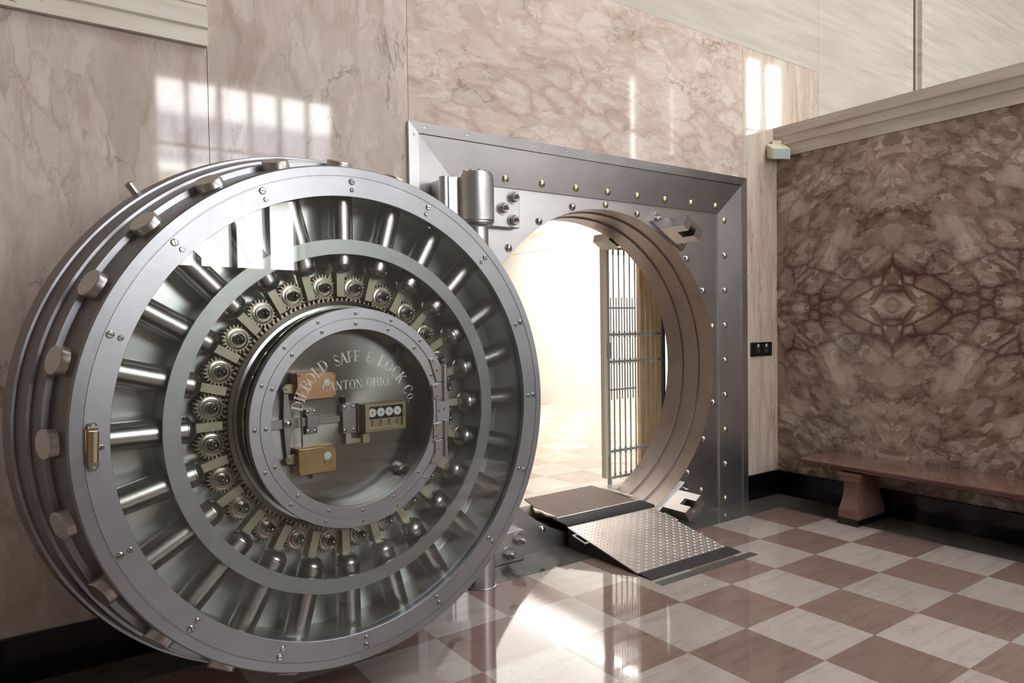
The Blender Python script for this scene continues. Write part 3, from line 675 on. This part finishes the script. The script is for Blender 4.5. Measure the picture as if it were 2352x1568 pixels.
def glyph(m, ch, org, ux, uy, h, d):
    wdt, strokes = GL[ch]
    for pts, tk in strokes:
        P = [Vector((org[0]+ux[0]*p[0]*h+uy[0]*p[1]*h, org[1]+ux[1]*p[0]*h+uy[1]*p[1]*h)) for p in pts]
        hw_ = tk*h/2; nrm = []
        for i in range(len(P)):
            a = P[max(i-1, 0)]; b = P[min(i+1, len(P)-1)]; t_ = (b-a).normalized(); nrm.append(Vector((-t_.y, t_.x)))
        V = []; F = []
        for p, q in zip(P, nrm): V += [(p.x+q.x*hw_, p.y+q.y*hw_, d), (p.x-q.x*hw_, p.y-q.y*hw_, d)]
        for i in range(len(P)-1): F.append((2*i, 2*i+1, 2*i+3, 2*i+2))
        m.add(V, F)
def tw(s_, h, sp=.09): return sum((GL[c_][0]+sp)*h for c_ in s_)
def arc_text(m, s_, R_, a0, a1, h, d):
    tot = tw(s_, h); sc_ = math.radians(a0-a1)*R_/tot; pos = 0
    for c_ in s_:
        wd = (GL[c_][0]+.09)*h*sc_; mid = pos+wd/2; a = RD(a0)-mid/R_
        ux = (sin(a), -cos(a)); uy = (cos(a), sin(a))
        gw = GL[c_][0]*h
        hh = h
        glyph(m, c_, (R_*cos(a)-ux[0]*gw/2, R_*sin(a)-ux[1]*gw/2), ux, uy, hh, d); pos += wd
m1 = HM()
arc_text(m1, 'DIEBOLD', .238, 168.5, 120, .047, -.0092)
arc_text(m1, 'SAFE', .228, 113.5, 86.5, .045, -.0092)
arc_text(m1, '&', .228, 81.5, 73, .042, -.0092)
arc_text(m1, 'LOCK', .228, 67, 32, .048, -.0092)
arc_text(m1, 'C', .232, 26.5, 19.5, .046, -.0092)
arc_text(m1, 'O.', .240, 18.5, 10, .030, -.0092)
px = -.150
for c_ in 'CANTON OHIO.':
    hh = .036; glyph(m1, c_, (px, .117+ (px+.15)*.02), (1, .02), (0, 1), hh, -.0092); px += (GL[c_][0]+.085)*hh
m1.build('etched_lettering', 'etch', hglass)

# lock cases on the hatch plate
def lock_case(x0, x1, y0, y1, mat, tabx, taby, knob, name):
    m = HM(); m.box((x0, y0, -.124), (x1, y1, -.063)); o = bevel(m.build(name, mat, VD), .004)
    m = HM(); m.box((x0-.001, y0-.001, -.063), (x1+.001, y1+.001, -.0555)); bevel(m.build('case_cover', mat, o), .005, 3)
    m = HM(); m.prism([(tabx-.008, taby-.016), (x0+.012, taby-.020), (x0+.012, taby+.024), (tabx+.006, taby+.020), (tabx-.014, taby+.006)], 2, -.097, -.086); bevel(m.build('strap', 'brass2', o), .003)
    m = HM(); m.rod((tabx, taby+.001, -.087), (tabx, taby+.001, 1), [(0, .006), (.003, .005)], 14); m.build('strap_screw', 'screw', o)
    m = HM(); m.rod((knob[0], knob[1], -.0555), (knob[0], knob[1], 1), [(0, .0155), (.004, .0155), (.0045, .013)], 28); m.build('cover_disc', 'white_dial', o)
    for px_, py_ in ((x0+.008, y0+.008), (x1-.008, y0+.008), (x0+.008, y1-.008), (x1-.008, y1-.008)):
        m = HM(); m.rod((px_, py_, -.0555), (px_, py_, 1), [(0, .0052), (.003, .004)], 12); m.build('case_screw', 'screw', o)
    m = HM(); m.rod((knob[0]-.012, knob[1]-.026, -.0555), (knob[0]-.012, knob[1]-.026, 1), [(0, .0035), (.002, .003)], 10); m.build('keyhole', 'black', o)
lock_case(-.232, -.070, .084, .190, 'bronze', -.265, .128, (-.110, .146), 'lock_case')
lock_case(-.233, -.075, -.211, -.106, 'brass', -.260, -.150, (-.115, -.145), 'lock_case')
def part(name, mat, build, parent=VD, bev=0):
    m = HM(); build(m); o = m.build(name, mat, parent)
    if bev: bevel(o, bev)
    return o
def hrod(m, x, y, d, prof, n=16): m.rod((x, y, d), (x, y, d+1), prof, n)
part('slide_bar', 'nickel', lambda m: m.prism([(-.345, -.027), (-.172, -.027), (-.172, -.024), (-.03, -.024), (-.03, .004), (-.172, .006), (-.172, .010), (-.345, .010)], 2, -.124, -.108), bev=.001)
gb = part('bar_guide', 'nickel', lambda m: (m.box((-.179, .016, -.124), (-.131, .039, -.104)), m.box((-.179, -.057, -.124), (-.131, -.033, -.104)), m.box((-.177, -.033, -.108), (-.133, .016, -.094))), bev=.0015)
for p in ((-.170, .031), (-.142, .031), (-.170, -.047), (-.142, -.047)): part('guide_screw', 'screw', lambda m: hrod(m, p[0], p[1], -.104, [(0, .0065), (.003, .0065), (.004, .005)]), gb)
lv = part('lever', 'nickel', lambda m: m.prism([(-.268, .110), (-.272, .0), (-.262, -.145), (-.250, -.145), (-.236, -.012), (-.250, .110)], 2, -.107, -.100), bev=.001)
part('pivot_screw', 'screw', lambda m: hrod(m, -.255, -.008, -.100, [(0, .017), (.003, .017), (.003, .012), (.010, .011), (.012, .007)]), lv)
part('link_rod', 'screw', lambda m: m.cyl((-.209, .09, -.080), (-.207, -.11, -.080), .0032, 10))
part('cable_grommet', 'black', lambda m: hrod(m, -.158, -.232, -.125, [(0, .009), (.008, .009)]))
tl = part('time_lock_mount', 'nickel', lambda m: (m.box((-.026, -.072, -.124), (.036, .050, -.092)),), bev=.0015)
for p in ((-.017, .037), (.022, .037), (-.017, -.058), (.022, -.058)): part('mount_screw', 'screw', lambda m: hrod(m, p[0], p[1], -.092, [(0, .0065), (.003, .0065), (.004, .005)]), tl)
part('mount_stud', 'black', lambda m: m.box((-.020, .050, -.124), (-.008, .078, -.10)), tl)
part('mount_arm', 'link', lambda m: (m.box((-.010, -.118, -.124), (.014, -.072, -.100)), m.box((.014, -.118, -.118), (.066, -.100, -.104)), m.box((.060, -.12, -.12), (.090, -.082, -.085))), tl)
part('mount_hinge', 'screw', lambda m: (m.cyl((.040, -.072, -.088), (.040, .050, -.088), .006, 12), m.box((.036, -.07, -.10), (.058, .045, -.09))), tl)
tb = part('time_lock', 'brass', lambda m: m.box((.056, -.072, -.122), (.248, .044, -.064)), bev=.002)
def tframe(m):
    for a, b in (((.056, -.072), (.248, -.058)), ((.056, .032), (.248, .044)), ((.056, -.058), (.074, .032)), ((.234, -.058), (.248, .032))): m.box((a[0], a[1], -.064), (b[0], b[1], -.052))
part('bezel', 'brass2', tframe, tb)
part('movement_plate', 'black', lambda m: m.box((.074, -.022, -.0638), (.234, .032, -.0632)), tb)
part('lower_plate', 'brass2', lambda m: m.box((.074, -.058, -.0638), (.234, -.022, -.0625)), tb)
for i, cxp in enumerate((.092, .132, .172, .212)):
    dl = part('dial', 'white_dial', lambda m: hrod(m, cxp, .006, -.063, [(0, .0185), (.004, .0185)], 32), tb)
    def marks(m):
        for q in range(12):
            a = q*pi/6; m.box((cxp+.0145*cos(a)-.0008, .006+.0145*sin(a)-.0008, -.0592), (cxp+.0145*cos(a)+.0008, .006+.0145*sin(a)+.0008, -.0588))
        hrod(m, cxp, .006, -.059, [(0, .0035), (.002, .003)], 12)
    part('dial_hub', 'black', marks, dl)
    part('winding_arbor', 'screw', lambda m: (hrod(m, cxp, -.030, -.063, [(0, .005), (.008, .004)], 12), m.box((cxp-.0015, -.050, -.062), (cxp+.0015, -.030, -.058))), tb)
part('bezel_screw', 'screw', lambda m: hrod(m, .241, -.014, -.052, [(0, .004), (.003, .003)], 10), tb)
for p in ((.243, -.262), (.243, .262)):
    part('hatch_stud', 'bolt', lambda m: (hrod(m, p[0]+.012, p[1], -.124, [(0, .026), (.030, .026), (.034, .022)], 24), hrod(m, p[0]+.012, p[1], -.09, [(0, .020), (.014, .020), (.022, .012), (.030, .003)], 6)))
# hatch hinges on the right
def leaf(m, P, d0=.0005, d1=.008): m.prism(P, 2, d0, d1)
def hinge_pair(name, polyA, polyB, kx, k0, k1, k2, scr):
    h_ = part(name, 'nickel', lambda m: (leaf(m, polyA), leaf(m, polyB), m.cyl((kx, k0, .008), (kx, k1-.002, .008), .0115, 16), m.cyl((kx, k1+.002, .008), (kx, k2, .008), .0115, 16)), bev=.001)
    for p in scr: part('hinge_screw', 'screw', lambda m: hrod(m, p[0], p[1], .008, [(0, .0066), (.003, .0055)], 12), h_)
hinge_pair('hatch_hinge', [(.338, .222), (.352, .228), (.390, .190), (.415, .190), (.415, .121), (.372, .121)], [(.348, .112), (.415, .116), (.415, .040), (.368, .044), (.352, .060)], .411, .195, .118, .036, [(.352, .213), (.372, .172), (.366, .100), (.370, .060)])
hinge_pair('hatch_hinge', [(.354, -.062), (.415, -.052), (.415, -.128), (.352, -.128)], [(.362, -.138), (.415, -.132), (.415, -.200), (.395, -.206), (.362, -.242), (.336, -.236), (.336, -.222), (.358, -.195)], .411, -.050, -.130, -.208, [(.368, -.068), (.364, -.115), (.372, -.172), (.350, -.228)])
st_ = part('hinge_strip', 'ring', lambda m: m.box((.372, -.052, .0005), (.424, .040, .004)))
for p in ((.384, -.006), (.410, -.002)): part('strip_screw', 'screw', lambda m: hrod(m, p[0], p[1], .004, [(0, .006), (.003, .005)], 12), st_)

# brass level vial on the left of the front ring
m1 = DM(); m1.cyl((-.934, -.052, .016), (-.930, .046, .016), .0165, 20); lvl = m1.build('brass_tube', 'brass2', VD)
m1 = DM(); m1.prism([(-.952, -.06), (-.915, -.06), (-.915, .052), (-.952, .052)], 2, .0, .012); m1.build('tube_base', 'brass', lvl)
for yy, sg in ((.046, 1), (-.052, -1)):
    m1 = DM(); ya, yb = sorted((yy, yy+sg*.012)); m1.box((-.947, ya, .006), (-.917, yb, .022)); m1.rod((-.932, yy+sg*.014, .006), (-.932, yy+sg*.014, 1), [(0, .014), (.012, .014)], 16)
    m1.build('tube_lug', 'screw', lvl)
    m1 = DM(); m1.rod((-.932, yy+sg*.016, .018), (-.932, yy+sg*.016, 1), [(0, .007), (.002, .006)], 12); m1.build('lug_screw', 'bolt', lvl)
# short spoke end sticking out behind the rim, and back hub with the crane arm to the hinge post
m1 = DM(); m1.rod((-.60, .84, -.60), (-.672, .945, -.60), [(0, .018), (.10, .018), (.13, .020), (.135, .016)], 20); m1.build('handle_spoke', 'bolt', VD)
m1 = DM(); m1.lathe([(.001, -.53), (.22, -.53), (.22, -.60), (.12, -.62), (.12, -.66), (.001, -.66)], 64); m1.build('back_hub', 'body', VD)
m1 = DM()
for k_ in range(5):
    a = RD(124.6+72*k_); m1.rod((0, 0, -.60), (cos(a), sin(a), -.60), [(0, .02), (.93, .016)], 14)
m1.build('hand_wheel', 'bolt', VD)
m1 = DM()
for sg in (1, -1): m1.prism([(.0, sg*.16), (.30, sg*.16), (.98, sg*.80), (.99, sg*.82), (.99, sg*.94), (.92, sg*.94), (.20, sg*.34), (.0, sg*.34)] if sg > 0 else [(.0, -.34), (.20, -.34), (.92, -.94), (.99, -.94), (.99, -.82), (.98, -.80), (.30, -.16), (.0, -.16)], 2, -.72, -.66)
m1.build('crane_arm', 'hinge', VD)

# ------------------------------------------------------------------ vault gate
VG = empty('vault_gate', (-1.2, .70, .19), label='tall grey barred gate standing just inside the round vault opening', category='gate')
def gp(name, mat, fn):
    m = MB(lambda x, y, z: (x+1.2, y, z-.19)); fn(m); return m.build(name, mat, VG)
GY = 0
gp('latch_stile', 'grey_paint', lambda m: m.box((-1.545, -.018, .24), (-1.508, .018, 2.33)))
gp('stile_cover', 'cream_paint', lambda m: m.box((-1.585, -.025, .245), (-1.546, .022, 2.34)))
gp('hinge_stile', 'black', lambda m: m.box((-.812, -.018, .21), (-.797, .018, 2.34)))
gp('foot_bolt', 'grey_paint', lambda m: (m.cyl((-1.53, -.022, .192), (-1.53, -.022, .44), .011, 12), m.cyl((-1.53, -.022, .192), (-1.53, -.022, .245), .020, 12)))
for zz in (2.31, 1.532, 1.286, .475, .236): gp('rail', 'grey_paint', lambda m: m.box((-1.51, -.007, zz-.011), (-.81, .007, zz+.011)))
for zz in (1.772, 1.033): gp('short_rail', 'grey_paint', lambda m: m.box((-1.51, -.007, zz-.007), (-1.17, .007, zz+.007)))
def gbar(x, z0, z1, kn, r):
    def fn(m):
        m.cyl((x, 0, z0), (x, 0, z1), r, 8)
        for kz in kn: m.rod((x, 0, kz-.03), (x, 0, kz+.03), [(0, r), (.008, r*1.9), (.016, r*1.4), (.044, r*1.4), (.052, r*1.9), (.06, r)], 8)
    return fn
bxs = [-1.511+.0672*i for i in range(1, 11)]
for x in bxs: gp('bar', 'grey_paint', gbar(x, .235, 2.31, (2.28, 1.532, 1.286, .475, .25), .0068))
for i in range(6): gp('short_bar', 'grey_paint', gbar(-1.511+.0672*(i+.5), .943, 1.866, (), .0058))
gp('lock_case', 'grey_paint', lambda m: m.box((-1.55, -.036, 1.32), (-1.505, -.018, 1.46)))

wp = MB(); wp.box((-.135, -.02, 0), (.135, .02, 2.5)); o = wp.build('wooden_board', 'wood'); o.location = (-.735, .97, .19)
o['label'] = 'pale pine board standing upright behind the barred gate'; o['category'] = 'board'
wt = MB(); wt.box((.136, -.025, 0), (.165, .025, 2.5)); wt.build('edge_strip', 'cream_paint', o)

# ------------------------------------------------------------------ ramp, mat, tape
RP = empty('access_ramp', (-2.16, -.42, 0), label='tread-plate steel ramp with black rubber edges leading up into the round vault', category='ramp')
def rp(name, mat, fn, parent=RP):
    m = MB(lambda x, y, z: (x+2.16, y+.42, z)); fn(m); return m.build(name, mat, parent)
rx0, rx1 = -2.60, -1.72
ytop, zt, ybot, zb = -.035, .152, -.775, .010
def rz(y): return zb+(zt-zb)*(y-ybot)/(ytop-ybot)
tp = rp('tread_plate', 'diamond', lambda m: m.prism([(ytop, zt), (ytop, zt-.008), (ybot, zb-.008), (ybot, zb)], 0, rx0, rx1))
def treads(m):
    nx, ny = 25, 21
    for i in range(nx):
        for j in range(ny):
            x = rx0+.02+(rx1-rx0-.04)*i/(nx-1); y = ybot+.03+(ytop-ybot-.06)*j/(ny-1)
            a = RD(45) if (i+j) % 2 else RD(-45); l_, w_ = .013, .0042
            sl = (zt-zb)/(ytop-ybot)
            pts = [(l_, 0), (0, w_), (-l_, 0), (0, -w_)]
            V = []
            for p in pts:
                px_ = x+p[0]*cos(a)-p[1]*sin(a); py_ = y+p[0]*sin(a)+p[1]*cos(a); V.append((px_, py_, rz(py_)))
            V.append((x, y, rz(y)+.0038)); m.add(V, [(0, 1, 4), (1, 2, 4), (2, 3, 4), (3, 0, 4)])
rp('raised_pattern', 'diamond', treads, tp)
rp('side_wall', 'rubber', lambda m: m.prism([(ytop, zt-.008), (ybot+.02, zb-.006), (ytop, .002)], 0, rx0+.012, rx0+.018))
rp('side_wall', 'rubber', lambda m: m.prism([(ytop, zt-.008), (ybot+.02, zb-.006), (ytop, .002)], 0, rx1-.018, rx1-.012))
rp('lower_lip', 'rubber', lambda m: m.prism([(ybot+.012, zb+.004), (ybot+.012, .001), (-.885, .001), (-.885, .004), (ybot-.05, .012)], 0, rx0, rx1+.015))
def handle(x, sg):
    def fn(m):
        ya, yb = -.14, -.27; z_ = lambda y: rz(y)-.012
        m.cyl((x, ya, z_(ya)), (x+sg*.035, ya, z_(ya)), .006, 10); m.cyl((x, yb, z_(yb)), (x+sg*.035, yb, z_(yb)), .006, 10); m.cyl((x+sg*.035, ya+.005, z_(ya)), (x+sg*.035, yb-.005, z_(yb)), .006, 10)
    return fn
rp('handle', 'lamp_body', handle(rx0+.004, -1)); rp('handle', 'lamp_body', handle(rx1-.004, 1))
RM = empty('bridging_mat', (-2.12, .35, .15), label='worn taupe mat bridging the tunnel floor between the ramp top and the vault room', category='mat')
def mm_(name, mat, fn):
    m = MB(lambda x, y, z: (x+2.12, y-.35, z-.15)); fn(m); return m.build(name, mat, RM)
mm_('mat_board', 'mat', lambda m: m.add([(-2.58, .09, .168), (-1.72, .09, .168), (-1.70, .46, .194), (-1.72, .715, .197), (-2.46, .70, .197), (-2.54, .46, .194)]+[(-2.58, .09, .16), (-1.72, .09, .16), (-1.70, .46, .187), (-1.72, .715, .191), (-2.46, .70, .191), (-2.54, .46, .187)],
    [(0, 1, 2, 5), (5, 2, 3, 4), (6, 11, 8, 7), (11, 10, 9, 8), (0, 6, 7, 1), (1, 7, 8, 2), (2, 8, 9, 3), (3, 9, 10, 4), (4, 10, 11, 5), (5, 11, 6, 0)]))
mm_('rubber_strip', 'rubber', lambda m: m.prism([(-.034, .158), (-.02, .168), (.10, .176), (.13, .174), (.13, .168), (-.02, .158), (-.034, .150)], 0, -2.60, -1.69))
mm_('metal_edging', 'diamond', lambda m: m.box((-2.58, .13, .170), (-1.70, .142, .1765)))
mm_('frayed_edge', 'cream_paint', lambda m: m.prism([(-1.718, .14), (-1.685, .24), (-1.70, .36), (-1.66, .42), (-1.69, .50), (-1.72, .70)], 2, .190, .196))
mm_('frayed_edge', 'cream_paint', lambda m: m.prism([(-2.572, .12), (-2.60, .22), (-2.575, .32), (-2.60, .36), (-2.55, .46)], 2, .176, .190))
mm_('support_block', 'black', lambda m: m.box((-2.50, -.03, .115), (-1.78, .03, .158)))
tpo = MB(); tpo.box((-.48, -.035, 0), (.48, .035, .0015)); o = tpo.build('floor_tape', 'tape'); o.location = (-2.13, -.955, .0005)
o['label'] = 'dark grey tape strip stuck to the floor in front of the ramp'; o['category'] = 'tape'

# ------------------------------------------------------------------ bench
BN = empty('stone_bench', (-.24, -1.93, 0), label='long low brown marble bench against the dark right wall', category='bench')
def bp(name, mat, fn, bv=.003):
    m = MB(lambda x, y, z: (x+.24, y+1.93, z)); fn(m); return bevel(m.build(name, mat, BN), bv)
def btop(m):
    P = [(-.003, .475), (-.465, .475), (-.472, .468), (-.472, .452), (-.455, .440), (-.455, .430), (-.44, .418), (-.40, .412), (-.003, .412)]
    m.prism(P, 1, -3.3, -.555)
bp('seat_slab', 'bench', btop)
def bleg(y0):
    def fn(m):
        secs = [(.048, .082, .205), (.075, .084, .210), (.12, .080, .200), (.17, .070, .186), (.23, .060, .172), (.29, .056, .165), (.335, .058, .168), (.345, .072, .185), (.385, .076, .190), (.388, .084, .205), (.412, .084, .205)]
        cx, cy = -.285, y0; V = []; F = []
        for z, hy, hx_ in secs: V += [(cx-hx_, cy-hy, z), (cx+hx_, cy-hy, z), (cx+hx_, cy+hy, z), (cx-hx_, cy+hy, z)]
        for i in range(len(secs)-1):
            for k_ in range(4): F.append((4*i+k_, 4*i+(k_+1) % 4, 4*i+4+(k_+1) % 4, 4*i+4+k_))
        F += [(3, 2, 1, 0), tuple(4*(len(secs)-1)+k_ for k_ in range(4))]; m.add(V, F)
    return fn
for y0 in (-.985, -2.87):
    lo = bp('leg', 'bench', bleg(y0), .002)
    m = MB(lambda x, y, z: (x+.24, y+1.93, z)); m.box((-.285-.215, y0-.088, 0), (-.285+.215, y0+.088, .048)); bevel(m.build('plinth', 'black_stone', lo), .002)

# ------------------------------------------------------------------ small wall things
sw = MB(); sw.box((-.155, -.012, 0), (.155, 0, .128)); o = bevel(sw.build('outlet_plate', 'black'), .003); o.location = (-.255, -.001, 1.312)
o['label'] = 'black double outlet plate on the narrow marble pier right of the vault'; o['category'] = 'outlet'
for xx in (-.06, .06):
    m = MB(); m.box((xx-.03, -.017, .03), (xx+.03, -.012, .10)); m.build('socket', 'rubber', o)
    m = MB(); m.box((xx-.012, -.0185, .088), (xx+.012, -.017, .112)); m.build('switch_tab', 'lamp_body', o)
el = empty('corner_lamp', (-.12, -.10, 3.10), RD(-30), label='small pale boxy lamp mounted below the ledge in the wall corner', category='lamp')
m = MB(); m.prism([(-.07, .0), (-.07, .10), (.06, .17), (.06, .04)], 0, -.085, .085); bevel(m.build('housing', 'lamp_body', el), .006)
m = MB(); m.prism([(-.075, .005), (-.071, .005), (-.071, .095), (-.075, .095)], 0, -.075, .075); m.build('lens', 'lamp_glass', el)
m = MB(); m.box((-.02, .03, .10), (.02, .115, .14)); m.box((-.03, .05, .13), (.06, .11, .20)); m.build('mount', 'cream_paint', el)
